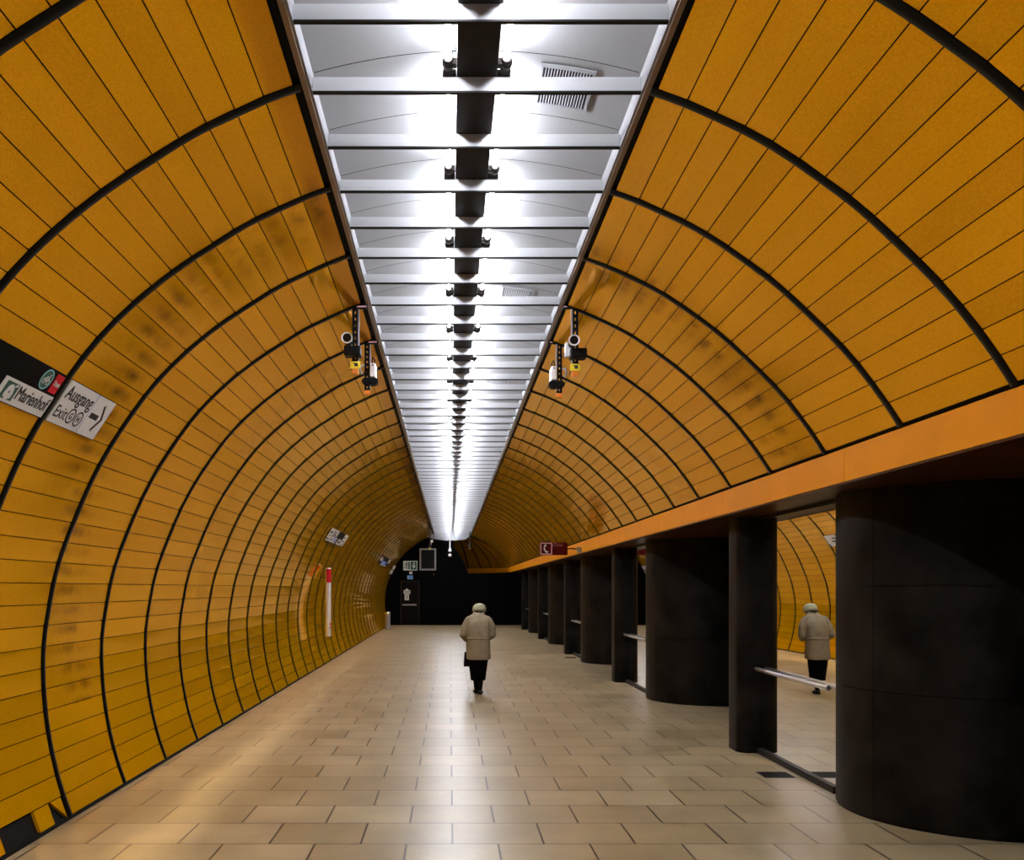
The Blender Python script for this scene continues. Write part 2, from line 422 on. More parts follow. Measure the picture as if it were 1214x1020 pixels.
# ------------------------------------------------------------------ luminous ceiling trough
TC = .135; HW = .812; ZB = EYE + 2.447
tr = MB()
NV = 20
def vz(u): return EYE + 2.552 + .112*(1 - u*u)
beamsY = [4.80 + .6*k for k in range(-20, 67)]
beamsY = [y for y in beamsY if -7.3 < y < 44.3]
for a, b in zip(beamsY, beamsY[1:]):
    for i in range(NV):
        u0, u1 = -1 + 2*i/NV, -1 + 2*(i+1)/NV
        tr.face([(TC + HW*u0, a + .003, vz(u0)), (TC + HW*u1, a + .003, vz(u1)), (TC + HW*u1, b - .003, vz(u1)), (TC + HW*u0, b - .003, vz(u0))], M['white'])
ya, yb = beamsY[0], beamsY[-1]
for s in (-1, 1):
    x = TC + s*HW
    tr.box(min(x, x + s*.012), max(x, x + s*.012), ya, yb, ZB + .004, EYE + 2.575, M['white'])
    tr.box(min(x + s*.013, x + s*.04), max(x + s*.013, x + s*.04), ya, yb, ZB - .006, ZB + .10, M['rail'])
    tr.box(min(x + s*.041, x + s*.35), max(x + s*.041, x + s*.35), ya, yb, ZB + .07, ZB + .11, M['black'])
tr.box(TC - HW - .4, TC + HW + .4, ya, yb, EYE + 2.70, EYE + 2.74, M['black'])
# white plate that closes the far end of the trough
tr.prism([(-1.15, 2.447), (-1.15, 2.40), (-.75, 2.24), (-.2, 2.17), (.3, 2.17), (.72, 2.22), (.95, 2.40), (.98, 2.66), (-.75, 2.66)], yb, yb + .05, M['white'], lambda u, v, a: (u, a, EYE + v))
struct(tr.obj('ceiling'))
for y in beamsY[1:-1]:
    b = MB(); b.box(TC - HW + .001, TC + HW - .001, y - .011, y + .011, ZB + .012, ZB + .079, M['bar'])
    b.box(TC - HW + .001, TC + HW - .001, y - .011, y + .013, ZB + .003, ZB + .012, M['edge']); trim(b)  # dark lower strip: shade of the bar's unlit underside put into the colour

# twin-tube fixtures, one per bay
def make_fixture():
    t = thing('fluorescent_light', '', 'ceiling light')
    z0 = EYE + 2.532 - ZB
    h = MB()
    for a in (.004, .604): h.bbox(-.1, .1, a, a + .592, z0, z0 + .085, M['housing'], .004)
    for s in (-1, 1):
        for y in (.66, .68): h.box(s*.075 - .008, s*.075 + .008, y - .004, y + .004, z0 - .002, z0 + .002, M['edge'])
    h.obj('housing', t)
    for s in (-1, 1):
        x = s*.142; zt = EYE + 2.573 - ZB
        L = MB(); L.tube([(x, .10, zt), (x, 1.105, zt)], .0135, M['lamp'], 12); L.obj('lamp_tube', t, smooth=False, angle=40)
        for ye, d in ((.095, 1), (1.11, -1)):
            k = MB()
            k.tube([(x, ye + d*.012, zt), (x, ye, zt), (x, ye - d*.03, zt)], [.021, .024, .024], M['socket'], 16)
            k.tube([(x, ye - d*.03, zt), (x, ye - d*.07, zt + .004)], [.030, .027], M['socket'], 16)
            k.bbox(min(x, s*.101), max(x, s*.101), ye - .024 - d*.04, ye + .024 - d*.04, zt - .016, zt + .016, M['socket'], .004)
            k.obj('lamp_socket', t, angle=40)
    return t
fx = make_fixture()
ords = ['second', 'third', 'fourth', 'fifth', 'sixth', 'seventh', 'eighth', 'ninth', 'tenth']
starts = [4.80 + 1.2*k for k in range(-9, 33)]
for i, y in enumerate(starts):
    o = fx if i == 0 else dup(fx, (TC, y, ZB))
    o.location = (TC, y, ZB)
    k = i - 8                      # 0: the fixture cut by the photo's top edge
    if k < 0:
        o['label'] = 'twin-tube ceiling light behind the viewer, outside the photo'; o['group'] = 'ceiling lights behind the viewer'
    elif k == 0:
        o['label'] = 'twin-tube ceiling light at the top of the photo, nearest with large brown sockets'; o['group'] = 'twin-tube lights along the ceiling trough'
    elif k <= 8:
        o['label'] = 'twin-tube light with brown housing, %s from the top edge of the photo' % ords[k - 1]; o['group'] = 'twin-tube lights along the ceiling trough'
    else:
        o['label'] = 'distant twin-tube light merging into the white glow of the far ceiling trough'; o['group'] = 'far twin-tube lights'

# air vents in the trough
for i, (y, w) in enumerate(((5.08, 'nearest, between the first crossbars at the top'), (8.66, 'middle one, halfway along the trough'), (12.26, 'farthest and smallest of the three'))):
    v = MB(); g = MB()
    def vp(x, dz=0): u = (x - TC)/HW; return vz(u) - .004 + dz
    xs = [.46 + .28*k/8 for k in range(9)]
    for a, b in zip(xs, xs[1:]):
        for (p, q) in ((y - .21, y - .18), (y + .18, y + .21)):
            v.add([(a,p,vp(a)),(b,p,vp(b)),(b,q,vp(b)),(a,q,vp(a)),(a,p,vp(a,-.006)),(b,p,vp(b,-.006)),(b,q,vp(b,-.006)),(a,q,vp(a,-.006))],
                  [(0,1,2,3),(4,7,6,5),(0,4,5,1),(1,5,6,2),(2,6,7,3),(3,7,4,0)], M['white'])
        g.face([(a, y - .18, vp(a, -.001)), (b, y - .18, vp(b, -.001)), (b, y + .18, vp(b, -.001)), (a, y + .18, vp(a, -.001))], M['blackplastic'])
    for a in (.46, .725):
        v.add([(a,y-.18,vp(a)),(a+.015,y-.18,vp(a+.015)),(a+.015,y+.18,vp(a+.015)),(a,y+.18,vp(a)),(a,y-.18,vp(a,-.006)),(a+.015,y-.18,vp(a+.015,-.006)),(a+.015,y+.18,vp(a+.015,-.006)),(a,y+.18,vp(a,-.006))],
              [(0,1,2,3),(4,7,6,5),(0,4,5,1),(1,5,6,2),(2,6,7,3),(3,7,4,0)], M['white'])
    s = MB()
    for k in range(1, 17):
        a = .475 + .25*k/17
        s.add([(a-.002,y-.18,vp(a,-.002)),(a+.002,y-.18,vp(a,-.002)),(a+.002,y+.18,vp(a,-.002)),(a-.002,y+.18,vp(a,-.002)),(a,y-.18,vp(a,-.006)),(a,y+.18,vp(a,-.006))], [(0,1,4),(0,4,5,3),(1,2,5,4),(2,3,5)], M['white'])
    t = thing('air_vent', 'slotted air vent in the white ceiling trough, %s' % w, 'vent', (0, 0, 0), 'air vents in the ceiling trough')
    v.obj('vent_frame', t); g.obj('duct_opening', t); s.obj('slats', t)

# ------------------------------------------------------------------ columns, pillars, glass screens
HC = zs - .002
def column(cx, cy, label):
    mb = MB(); n = 96; R = 1.0
    mb.lathe([(R, 0), (R, HC)], M['column'], 0, 0, n)
    # sheet cladding with open joints
    c = MB()
    seams = [(200 + 60*k) for k in range(6)]
    zcuts = [0.012, .95, 1.72, HC - .004]
    for k in range(6):
        for a, b in zip(zcuts, zcuts[1:]):
            m = 14
            th = [math.radians(seams[k] + .16 + (60 - .32)*i/m) for i in range(m + 1)]
            vs = [((R + .008)*math.cos(t), (R + .008)*math.sin(t), z) for z in (a + .003, b - .003) for t in th] + [(R*math.cos(t), R*math.sin(t), z) for z in (a + .003, b - .003) for t in th]
            N2 = m + 1; fs = [(i, i+1, N2+i+1, N2+i) for i in range(m)]
            fs += [(i+1, i, 2*N2+i, 2*N2+i+1) for i in range(m)] + [(N2+i, N2+i+1, 3*N2+i+1, 3*N2+i) for i in range(m)]
            fs += [(0, N2, 3*N2, 2*N2), (N2-1, 2*N2+N2-1, 3*N2+N2-1, N2+N2-1)]
            c.add(vs, fs, M['column'])
    t = thing('round_column', label, 'column', (cx, cy, 0), 'round steel columns on the right')
    mb.obj('column_core', t, angle=30); c.obj('steel_cladding', t, angle=30)
    return t
def pillar(y, label):
    r = .13; pts = [(3.42, 0), (3.42, .48)]
    for a in range(0, 91, 15): pts.append((2.985 + r - r*math.sin(math.radians(a)), .48 - r + r*math.cos(math.radians(a))))
    for a in range(0, 91, 15): pts.append((2.985 + r - r*math.cos(math.radians(a)), r - r*math.sin(math.radians(a))))
    mb = MB(); mb.prism(pts, 0, HC, M['column'], lambda u, v, a: (u, v, a))
    o = mb.obj('slim_pillar', angle=30); o.location = (0, y, 0)
    return tag(o, label, 'pillar', 'slim pillars on the right')
def glass(y0, y1, label):
    t = thing('glass_screen', label, 'glass screen', (3.2, y0, 0), 'mirrored glass screens on the right')
    L = y1 - y0
    p = MB(); p.box(0, .012, 0.01, L - .01, .06, HC - .03, M['mirror']); p.obj('glass_pane', t)
    k = MB(); k.bbox(-.03, .05, 0.01, L - .004, 0, .06, M['doorframe'], .006); k.obj('bottom_rail', t)
    u = MB(); u.box(-.01, .03, 0.01, L - .004, HC - .03, HC, M['doorframe']); u.obj('top_rail', t)
    h = MB(); zr = .872
    h.tube([(-.05, .05, zr), (-.05, L - .03, zr)], .022, M['chrome'], 14)
    for yy in (.25, L - .22): h.tube([(-.05, yy, zr), (-.001, yy, zr)], .010, M['chrome'], 10)
    h.obj('handrail', t, angle=40)
    return t
lab_c = ['huge dark steel column nearest the viewer at the right edge', 'second dark round column, behind the front slim pillar and glass', 'third dark round column from the viewer along the right side',
         'fourth dark round column from the viewer, narrow beneath the beam', 'fifth and farthest dark round column, near the end wall']
lab_p = ['slim dark pillar beside the front mirrored glass', 'slim dark pillar between the second and third round columns', 'slim dark pillar between the third and fourth round columns',
         'slim dark pillar between the fourth and fifth round columns', 'farthest slim dark pillar, beyond the fifth round column']
lab_g = ['front mirrored glass screen with steel handrail, reflecting the walking person', 'mirrored glass screen beyond the second round column, reflecting the black end wall', 'mirrored glass screen with bright handrail end beyond the third round column',
         'narrow mirrored glass screen beyond the fourth round column', 'farthest mirrored glass screen beyond the fifth round column']
for k in range(5):
    dy = 7.5*k
    column(4.05, 7.45 + dy, lab_c[k]); pillar(10.0 + dy, lab_p[k]); glass(7.45 + .56 + dy, 9.996 + dy, lab_g[k])

# floor grates beside the glass
def grate(y, label):
    t = thing('floor_grate', label, 'floor grate', (2.97, y, 0), 'floor grates on the right')
    a = MB(); a.box(-.14, .14, -.14, .14, .0005, .003, M['blackplastic']); a.obj('grate_plate', t)
    b = MB()
    for k in range(9): b.box(-.13, .13, -.125 + k*.03, -.117 + k*.03, .003, .006, M['edge'])
    b.obj('bars', t)
grate(8.84, 'small black floor grate in front of the near mirrored glass')
grate(23.84, 'distant black floor grate near the third round column')

# ------------------------------------------------------------------ lettering and flat marks
def text_mesh(body, width, height, mt, name, parent, x, y, z, depth=.0012, bold=.0022):
    cu = bpy.data.curves.new('txt', 'FONT'); cu.body = body; cu.size = 1; cu.extrude = .5; cu.resolution_u = 4
    to = bpy.data.objects.new('txt', cu); C.objects.link(to)
    dg = bpy.context.evaluated_depsgraph_get(); dg.update()
    me = bpy.data.meshes.new_from_object(to.evaluated_get(dg))
    bpy.data.objects.remove(to); bpy.data.curves.remove(cu)
    xs = [v.co.x for v in me.vertices]; ys = [v.co.y for v in me.vertices]
    cap = .72
    sx = width/(max(xs) - min(xs)); sy = height/cap; mx = min(xs)
    for v in me.vertices: v.co = ((v.co.x - mx)*sx, v.co.y*sy, v.co.z*depth)
    if bold > 0:                                   # heavier strokes: the outline repeated a hair to either side
        bm = bmesh.new(); bm.from_mesh(me); g0 = bm.verts[:] + bm.edges[:] + bm.faces[:]
        for dx, dy in ((bold, 0), (-bold, 0), (0, bold*.7), (0, -bold*.7)):
            r = bmesh.ops.duplicate(bm, geom=g0); bmesh.ops.translate(bm, vec=(dx, dy, 0), verts=[v for v in r['geom'] if isinstance(v, bmesh.types.BMVert)])
        bm.to_mesh(me); bm.free()
    me.materials.clear(); me.materials.append(mt); me.name = name
    o = bpy.data.objects.new(name, me); C.objects.link(o); o.parent = parent; o.location = (x, y, z + depth/2)
    return o
def flat(mb, pts, z0, z1, mt): mb.prism(pts, z0, z1, mt, lambda u, v, a: (u, v, a))
def circ(cx, cy, r, n=28, a0=0, a1=360): return [(cx + r*math.cos(math.radians(a0 + (a1-a0)*k/n)), cy + r*math.sin(math.radians(a0 + (a1-a0)*k/n))) for k in range(n)]
def ring(mb, cx, cy, r0, r1, z0, z1, mt, n=28):
    for k in range(n):
        a, b = 2*PI*k/n, 2*PI*(k+1)/n
        q = [(cx + r*math.cos(t), cy + r*math.sin(t)) for r, t in ((r0, a), (r1, a), (r1, b), (r0, b))]
        flat(mb, q, z0, z1, mt)
def rect(x0, y0, x1, y1): return [(x0, y0), (x1, y0), (x1, y1), (x0, y1)]
def bar(mb, p, q, w, z0, z1, mt):
    p, q = Vector(p), Vector(q); d = (q - p).normalized(); n = Vector((-d.y, d.x))*w/2
    flat(mb, [tuple(p + n), tuple(p - n), tuple(q - n), tuple(q + n)], z0, z1, mt)

def wall_frame(y, d0, d1, off=-.004):
    """frame on the left wall between two section angles: x along the tunnel, y up the wall, z into the room"""
    xa, za = sec(-1, d0, off); xb, zb = sec(-1, d1, off)          # upper, lower
    v = Vector((xa - xb, 0, za - zb)); h = v.length; v.normalize()
    u = Vector((0, 1, 0)); n = u.cross(v)
    m = Matrix((( u.x, v.x, n.x, xb), (u.y, v.y, n.y, y), (u.z, v.z, n.z, zb), (0, 0, 0, 1)))
    return m, h

# exit sign
mw, h = wall_frame(5.985, 53.10, 58.70, -.010); w = .78
t = thing('exit_sign', 'white wall sign reading Ausgang Exit with an arrow, on the left wall', 'sign', mw=mw)
b = MB(); flat(b, rect(0, 0, w, h), 0, .008, M['signwhite']); b.obj('sign_face', t)
xd = w*.60
b = MB(); flat(b, rect(xd - .003, 0, xd + .003, h), .0081, .009, M['blueline']); b.obj('dividing_line', t)
text_mesh('Ausgang', xd - .05, .095, M['ink'], 'lettering', t, .03, h*.60, .008)
text_mesh('Exit', .17, .085, M['ink'], 'lettering', t, .03, h*.15, .008, bold=.0008)
for cx, ch in ((.265, 'G'), (.385, 'H')):
    b = MB(); cy = h*.17 + .037; ring(b, cx, cy, .044, .056, .0081, .0093, M['ink']); o = b.obj('letter_ring', t)
    text_mesh(ch, .038, .046, M['ink'], 'letter', t, cx - .019, cy - .023, .008)
b = MB(); cy = h*.5
bar(b, (xd + .04, cy), (xd + .175, cy), .040, .0081, .0093, M['ink'])
bar(b, (xd + .175, cy + .098), (xd + .245, cy - .008), .026, .0081, .0093, M['ink']); bar(b, (xd + .175, cy - .098), (xd + .245, cy + .008), .026, .0081, .0093, M['ink'])
b.obj('arrow', t)

# station name board with icons
mw, h = wall_frame(4.79, 53.02, 58.74, -.004); w = 1.12
t = thing('station_board', 'black wall board with white Marienhof strip, bicycle ring and red Tram mark', 'sign', mw=mw)
b = MB(); flat(b, rect(0, 0, w, h), 0, .006, M['signblack']); b.obj('board', t)
b = MB(); flat(b, rect(.50, .004, w, h*.49), .0061, .010, M['signwhite']); nm = b.obj('name_strip', t)
text_mesh('Marienhof', .40, .088, M['ink'], 'lettering', t, .705, h*.49*.30, .010)
b = MB(); flat(b, rect(.54, .022, .685, h*.49 - .018), .0101, .0112, M['green'])
cy = h*.245
heart = [(.6125 + .045*s*math.sin(a)*(1 if True else 1), cy - .005 + .048*math.cos(a) - (.012 if abs(math.sin(a)) > .8 else 0)) for a, s in ((2*PI*k/24, 1) for k in range(24))]
b2 = MB(); flat(b2, heart, .0113, .0122, M['signwhite']); flat(b2, [(.635, cy + .035), (.668, cy + .058), (.672, cy + .036)], .0113, .0122, M['signwhite'])
flat(b2, circ(.612, cy - .005, .008, 12), .0123, .013, M['green'])
p = b.obj('icon_square', t); b2.obj('icon_mark', p)
b = MB(); cx, cy = .915, h*.75
flat(b, circ(cx, cy, .060), .0061, .0075, M['green']); ring(b, cx, cy, .058, .067, .0061, .0085, M['teal']); p = b.obj('bicycle_roundel', t)
b = MB()
for s in (-1, 1): ring(b, cx + s*.027, cy - .012, .014, .020, .0086, .0095, M['signwhite'], 16)
for p0, q0 in (((-.027, -.012), (-.008, .018)), ((-.008, .018), (.018, .018)), ((.018, .018), (.027, -.012)), ((-.008, .018), (.002, -.012)), ((.002, -.012), (.018, .018)), ((.018, .018), (.022, .034)), ((.014, .034), (.032, .034)), ((-.027, -.012), (.002, -.012))):
    bar(b, (cx + p0[0], cy + p0[1]), (cx + q0[0], cy + q0[1]), .006, .0086, .0095, M['signwhite'])
b.obj('bicycle_mark', p)
b = MB(); flat(b, rect(1.005, cy - .062, 1.105, cy + .062), .0061, .009, M['red']); p = b.obj('tram_plate', t)
text_mesh('Tram', .082, .034, M['signwhite'], 'lettering', p, 1.014, cy - .014, .009)

# distant wall signs: grid of white, black and blue fields
def wall_sign(y0, y1, d0, d1, label, cells, name='route_sign'):
    mw, h = wall_frame(y0, d0, d1, -.012); w = y1 - y0
    t = thing(name, label, 'sign', mw=mw)
    b = MB(); flat(b, rect(0, 0, w, h), 0, .01, M['signblack']); b.obj('board', t)
    for (a, c, e, g, mt) in cells:
        b = MB(); flat(b, rect(a*w, c*h, e*w, g*h), .0101, .013, M[mt]); b.obj('sign_field', t)
wall_sign(19.55, 22.7, 54.35, 59.9, 'wide white and black route sign high on the far left wall', [
    (0, 0, .19, 1, 'signwhite'), (.22, .0, .50, .46, 'signwhite'), (.22, .52, .42, 1, 'signwhite'), (.58, 0, .98, .22, 'signwhite'), (.60, .22, .76, .46, 'signwhite'), (.80, .22, 1, 1, 'signwhite')])
t = [o for o in bpy.data.objects if o.name.startswith('route_sign')][-1]
w, h = 3.15, .30
for (x, y, sx, sy) in ((.08, .68, .10, .16), (.085, .42, .05, .10), (.07, .16, .12, .12), (.30, .62, .10, .14), (.28, .8, .12, .08), (.84, .70, .1, .10), (.88, .42, .07, .12), (.86, .1, .05, .12), (.68, .2, .1, .2), (.27, .2, .06, .12)):
    b = MB(); flat(b, rect((x - sx/2)*w, (y - sy/2)*h, (x + sx/2)*w, (y + sy/2)*h), .0131, .015, M['ink']); b.obj('sign_mark', t)
for (x, y, sx, sy) in ((.40, .34, .12, .12), (.42, .16, .10, .12)):
    b = MB(); flat(b, rect((x - sx/2)*w, (y - sy/2)*h, (x + sx/2)*w, (y + sy/2)*h), .0131, .015, M['blue']); b.obj('blue_mark', t)
wall_sign(34.6, 39.8, 55.5, 62.1, 'far colourful route sign with blue field, on the left wall before the end wall', [
    (0, .45, .22, .85, 'signwhite'), (.22, .05, .72, .55, 'blue'), (.22, 0, .80, .12, 'signwhite'), (.05, .68, .20, .80, 'red'), (.82, .45, 1, .95, 'signwhite'), (.36, .25, .55, .42, 'signwhite')])
wall_sign(42.9, 44.9, 58.7, 66.7, 'narrow white sign at the very end of the left wall', [(0, 0, 1, .45, 'signwhite'), (.2, .55, 1, 1, 'signwhite')])

# emergency call post on the left wall
xp = -2.69
t = thing('emergency_call_post', 'tall white wall post with a red top on the left wall', 'call post', (xp, 21.5, EYE - 1.06))
b = MB(); b.tube([(0, 0, 0), (0, 0, .012), (0, 0, 1.17)], [.055, .062, .062], M['alu'], 24); b.obj('post_body', t, angle=40)
b = MB(); b.tube([(0, 0, 1.17), (0, 0, 1.175), (0, 0, 1.505), (0, 0, 1.52)], [.062, .064, .064, .055], M['alu'], 24); cp = b.obj('post_head', t, angle=40)
b = MB()
for i in range(12):
    a0, a1 = math.radians(-120 + 16*i), math.radians(-120 + 16*(i+1))
    b.add([(r*math.cos(a), r*math.sin(a), z) for z in (1.19, 1.49) for r, a in ((.064, a0), (.067, a0), (.067, a1), (.064, a1))], [(0,3,2,1),(4,5,6,7),(0,1,5,4),(1,2,6,5),(2,3,7,6),(3,0,4,7)], M['red'])
b.obj('red_band', cp)
b = MB()
for z in (.17, .25): b.bbox(.045, .068, -.05, -.01, z, z + .045, M['red'], .003)
b.bbox(.045, .068, -.05, -.01, .32, .355, M['signwhite'], .003); b.obj('call_buttons', t)
b = MB()
for z in (.25, 1.30):
    a = math.degrees(math.acos(max(-1, min(1, (EYE - 1.06 + z - CZ)/R0)))); xw = sec(-1, a, .0)[0] - xp
    b.box(xw + .018, -.05, -.012, .012, z - .012, z + .012, M['blackplastic'])
b.obj('wall_brackets', t)
# small black socket plate further on
mw, h = wall_frame(28.65, 86.3, 89.4, -.004)
t = thing('wall_socket', 'small black plate on the left wall beyond the white call post', 'socket', mw=mw)
b = MB(); b.bbox(0, .16, 0, h, 0, .02, M['blackplastic'], .004); b.obj('cover_plate', t)
b = MB(); flat(b, circ(.08, h/2, .035, 20), .0201, .022, M['edge']); b.obj('socket_inlet', t)
# litter bin
t = thing('litter_bin', 'silver cylindrical litter bin on the floor at the far left wall', 'bin', (-2.575, 40.3, 0))
b = MB(); b.lathe([(.10, 0), (.115, .01), (.115, .62)], M['greymetal'], n=28); b.obj('bin_body', t, angle=40)
b = MB(); b.lathe([(.118, .62), (.12, .63), (.12, .70), (.105, .725), (.06, .73)], M['chrome'], n=28); b.obj('bin_lid', t, angle=40)

# ------------------------------------------------------------------ end wall fittings (wall face at y = YEND)
YE = YEND
t = thing('end_door', 'dark brown door with notices and a push bar in the black end wall', 'door', (-2.26*1.014, YE, 0))
dw, dh = .90, 2.06
b = MB()
b.box(0, .055, -.05, -.001, 0, dh, M['doorframe']); b.box(dw - .055, dw, -.05, -.001, 0, dh, M['doorframe']); b.box(.055, dw - .055, -.05, -.001, dh - .055, dh, M['doorframe']); b.obj('door_frame', t)
b = MB(); b.box(.06, dw - .06, -.03, -.002, .01, dh - .06, M['door']); leaf = b.obj('door_leaf', t)
b = MB(); b.bbox(.10, dw - .14, -.085, -.05, .915, .975, M['chrome'], .01); b.box(.13, .16, -.05, -.03, .93, .96, M['chrome']); b.box(dw - .2, dw - .17, -.05, -.03, .93, .96, M['chrome']); b.obj('push_bar', leaf)
b = MB(); b.prism([(.16, 1.45), (.47, 1.45), (.47, 1.62), (.39, 1.62), (.35, 1.69), (.28, 1.69), (.24, 1.62), (.16, 1.62)], -.034, -.0305, M['signwhite'], lambda u, v, a: (u, a, v))
for z in (1.50, 1.55): b.box(.19, .44, -.036, -.0341, z, z + .018, M['ink'])
b.obj('door_notice', leaf)
b = MB(); b.box(.21, .41, -.034, -.0305, 1.16, 1.44, M['signwhite']); b.box(.295, .325, -.036, -.0341, 1.2, 1.38, M['ink']); b.obj('door_notice', leaf)

def wz(py): return EYE + (698 - py)/F*YE
def wx(px): return (px - 533)/F*YE
# escape route sign
x0, x1, z0_, z1_ = wx(478.2), wx(494.7), wz(676.5), wz(665.3)
mw = Matrix(((1,0,0,x0),(0,0,-1,YE - .004),(0,1,0,z0_),(0,0,0,1)))
t = thing('escape_sign', 'green and white running man and arrow sign above the end door', 'sign', mw=mw); w, h = x1 - x0, z1_ - z0_
b = MB(); flat(b, rect(0, 0, w, h), 0, .03, M['palegreen']); b.obj('sign_box', t)
b = MB(); flat(b, rect(.025, .03, w*.49, h - .03), .0301, .032, M['signwhite']); p = b.obj('running_man_field', t)
b = MB(); c = w*.25
flat(b, rect(c + .07, .05, w*.47, h - .05), .0321, .034, M['green'])
flat(b, circ(c - .0, h*.80, .035, 14), .0321, .034, M['green'])
for a_, b_ in (((c, h*.72), (c - .03, h*.45)), ((c - .03, h*.45), (c + .03, h*.28)), ((c + .03, h*.28), (c + .0, h*.12)), ((c - .03, h*.45), (c - .09, h*.25)), ((c - .09, h*.25), (c - .13, h*.25)), ((c, h*.68), (c + .06, h*.52)), ((c - .01, h*.68), (c - .09, h*.60))):
    bar(b, a_, b_, .034, .0321, .034, M['green'])
b.obj('running_man', p)
b = MB(); flat(b, rect(w*.52, .03, w - .025, h - .03), .0301, .032, M['green']); p = b.obj('arrow_field', t)
b = MB(); c = w*.755
flat(b, rect(c - .028, h*.5, c + .028, h*.86), .0321, .034, M['signwhite']); flat(b, [(c - .095, h*.52), (c, h*.16), (c + .095, h*.52)], .0321, .034, M['signwhite']); b.obj('down_arrow', p)
# framed grille
x0, x1, z0_, z1_ = wx(497.4), wx(517), wz(676.5), wz(650.4)
t = thing('framed_grille', 'large grey-framed dark square panel high on the black end wall', 'panel', (x0, YE - .003, z0_)); w, h = x1 - x0, z1_ - z0_
b = MB(); e = .075
for q in ((0, e, 0, h), (w - e, w, 0, h), (e, w - e, 0, e), (e, w - e, h - e, h)): b.box(q[0], q[1], -.06, 0, q[2], q[3], M['greymetal'])
b.obj('panel_frame', t)
b = MB(); b.box(e, w - e, -.02, -.001, e, h - e, M['screen'])
for k in range(9): b.box(e + .01, w - e - .01, -.03, -.0201, e + .03 + k*(h - 2*e - .04)/9, e + .055 + k*(h - 2*e - .04)/9, M['screen'])
b.obj('grille', t)
# small signs above the door
def plate(px0, px1, py0, py1, mt, name, label, cat='sign'):
    x0, x1, z0_, z1_ = wx(px0), wx(px1), wz(py1), wz(py0)
    t = thing(name, label, cat, (x0, YE - .003, z0_))
    b = MB(); b.bbox(0, x1 - x0, -.025, 0, 0, z1_ - z0_, M[mt], .004); b.obj('sign_plate', t)
    return t, x1 - x0, z1_ - z0_
t, w, h = plate(485.3, 488.9, 677.9, 681, 'signwhite', 'small_sign', 'small white plate between the green escape sign and the blue sign')
b = MB(); b.box(.03, w - .03, -.027, -.0251, h*.4, h*.6, M['pink']); b.obj('sign_stripe', t)
t, w, h = plate(482.9, 489.4, 682.6, 687, 'skyblue', 'door_sign', 'small light blue sign directly above the end door')
b = MB(); b.box(w*.32, w*.68, -.027, -.0251, h*.2, h*.8, M['blue']); b.box(w*.06, w*.22, -.027, -.0251, h*.3, h*.8, M['signwhite']); b.obj('sign_mark', t)
t, w, h = plate(513.5, 515.3, 680.2, 682, 'blackplastic', 'door_buzzer', 'tiny black button below the framed panel on the end wall', 'button')
b = MB(); b.tube([(w/2, -.04, h/2), (w/2, -.025, h/2)], .018, M['greymetal'], 12); b.obj('button', t)

# ------------------------------------------------------------------ emergency phone sign on the beam
yS = 20.4; s_ = F/yS
x0, x1 = (640 - 533)/s_, (673 - 533)/s_; z0_, z1_ = EYE + (698 - 658.4)/s_, EYE + (698 - 643)/s_
mw = Matrix(((1,0,0,x0),(0,0,-1,yS),(0,1,0,z0_),(0,0,0,1)))
t = thing('emergency_phone_sign', 'red Notruf telephone sign projecting from the orange beam', 'sign', mw=mw); w, h = x1 - x0, z1_ - z0_
b = MB(); b.bbox(0, w, 0, h, -.04, 0, M['darkred'], .006); b.obj('sign_box', t)
b = MB(); q = h - .03
for r_ in (rect(.012, .015, .027, .015 + q), rect(q - .003, .015, .012 + q, .015 + q), rect(.027, .015, q - .003, .030), rect(.027, q, q - .003, .015 + q)): flat(b, r_, .0003, .0025, M['pink'])
b.obj('pictogram_frame', t)
b = MB(); c = .012 + q/2
pts = [(c - .045 + .032*(1 - math.cos(a)) + .0, h*.5 + .075*math.sin(-a + PI/2)) for a in [PI*k/8 for k in range(9)]]
arc = [(c + .035 - .075*math.cos(math.radians(a)), h/2 + .01 + .085*math.sin(math.radians(a)) - .0) for a in range(-62, 50, 14)]
for p_, q_ in zip(arc, arc[1:]): bar(b, p_, q_, .024, .0003, .0027, M['signwhite'])
bar(b, arc[0], (arc[0][0] + .034, arc[0][1] - .012), .036, .0003, .0027, M['signwhite']); bar(b, arc[-1], (arc[-1][0] + .018, arc[-1][1] + .022), .036, .0003, .0027, M['signwhite'])
b.obj('telephone_mark', t)
text_mesh('Notruf', .20, .062, M['pink'], 'lettering', t, q + .04, h - .085, 0, bold=.0035)
b = MB()
b.tube([(w - .02, h*.5, -.02), (w + .12, h*.5, -.02), (XF - x0 - .02, h*.42, -.02)], .012, M['blackplastic'], 10)
b.bbox(XF - x0 - .10, XF - x0 - .002, h*.2, h*.62, -.05, .01, M['greymetal'], .005); b.obj('support_arm', t)

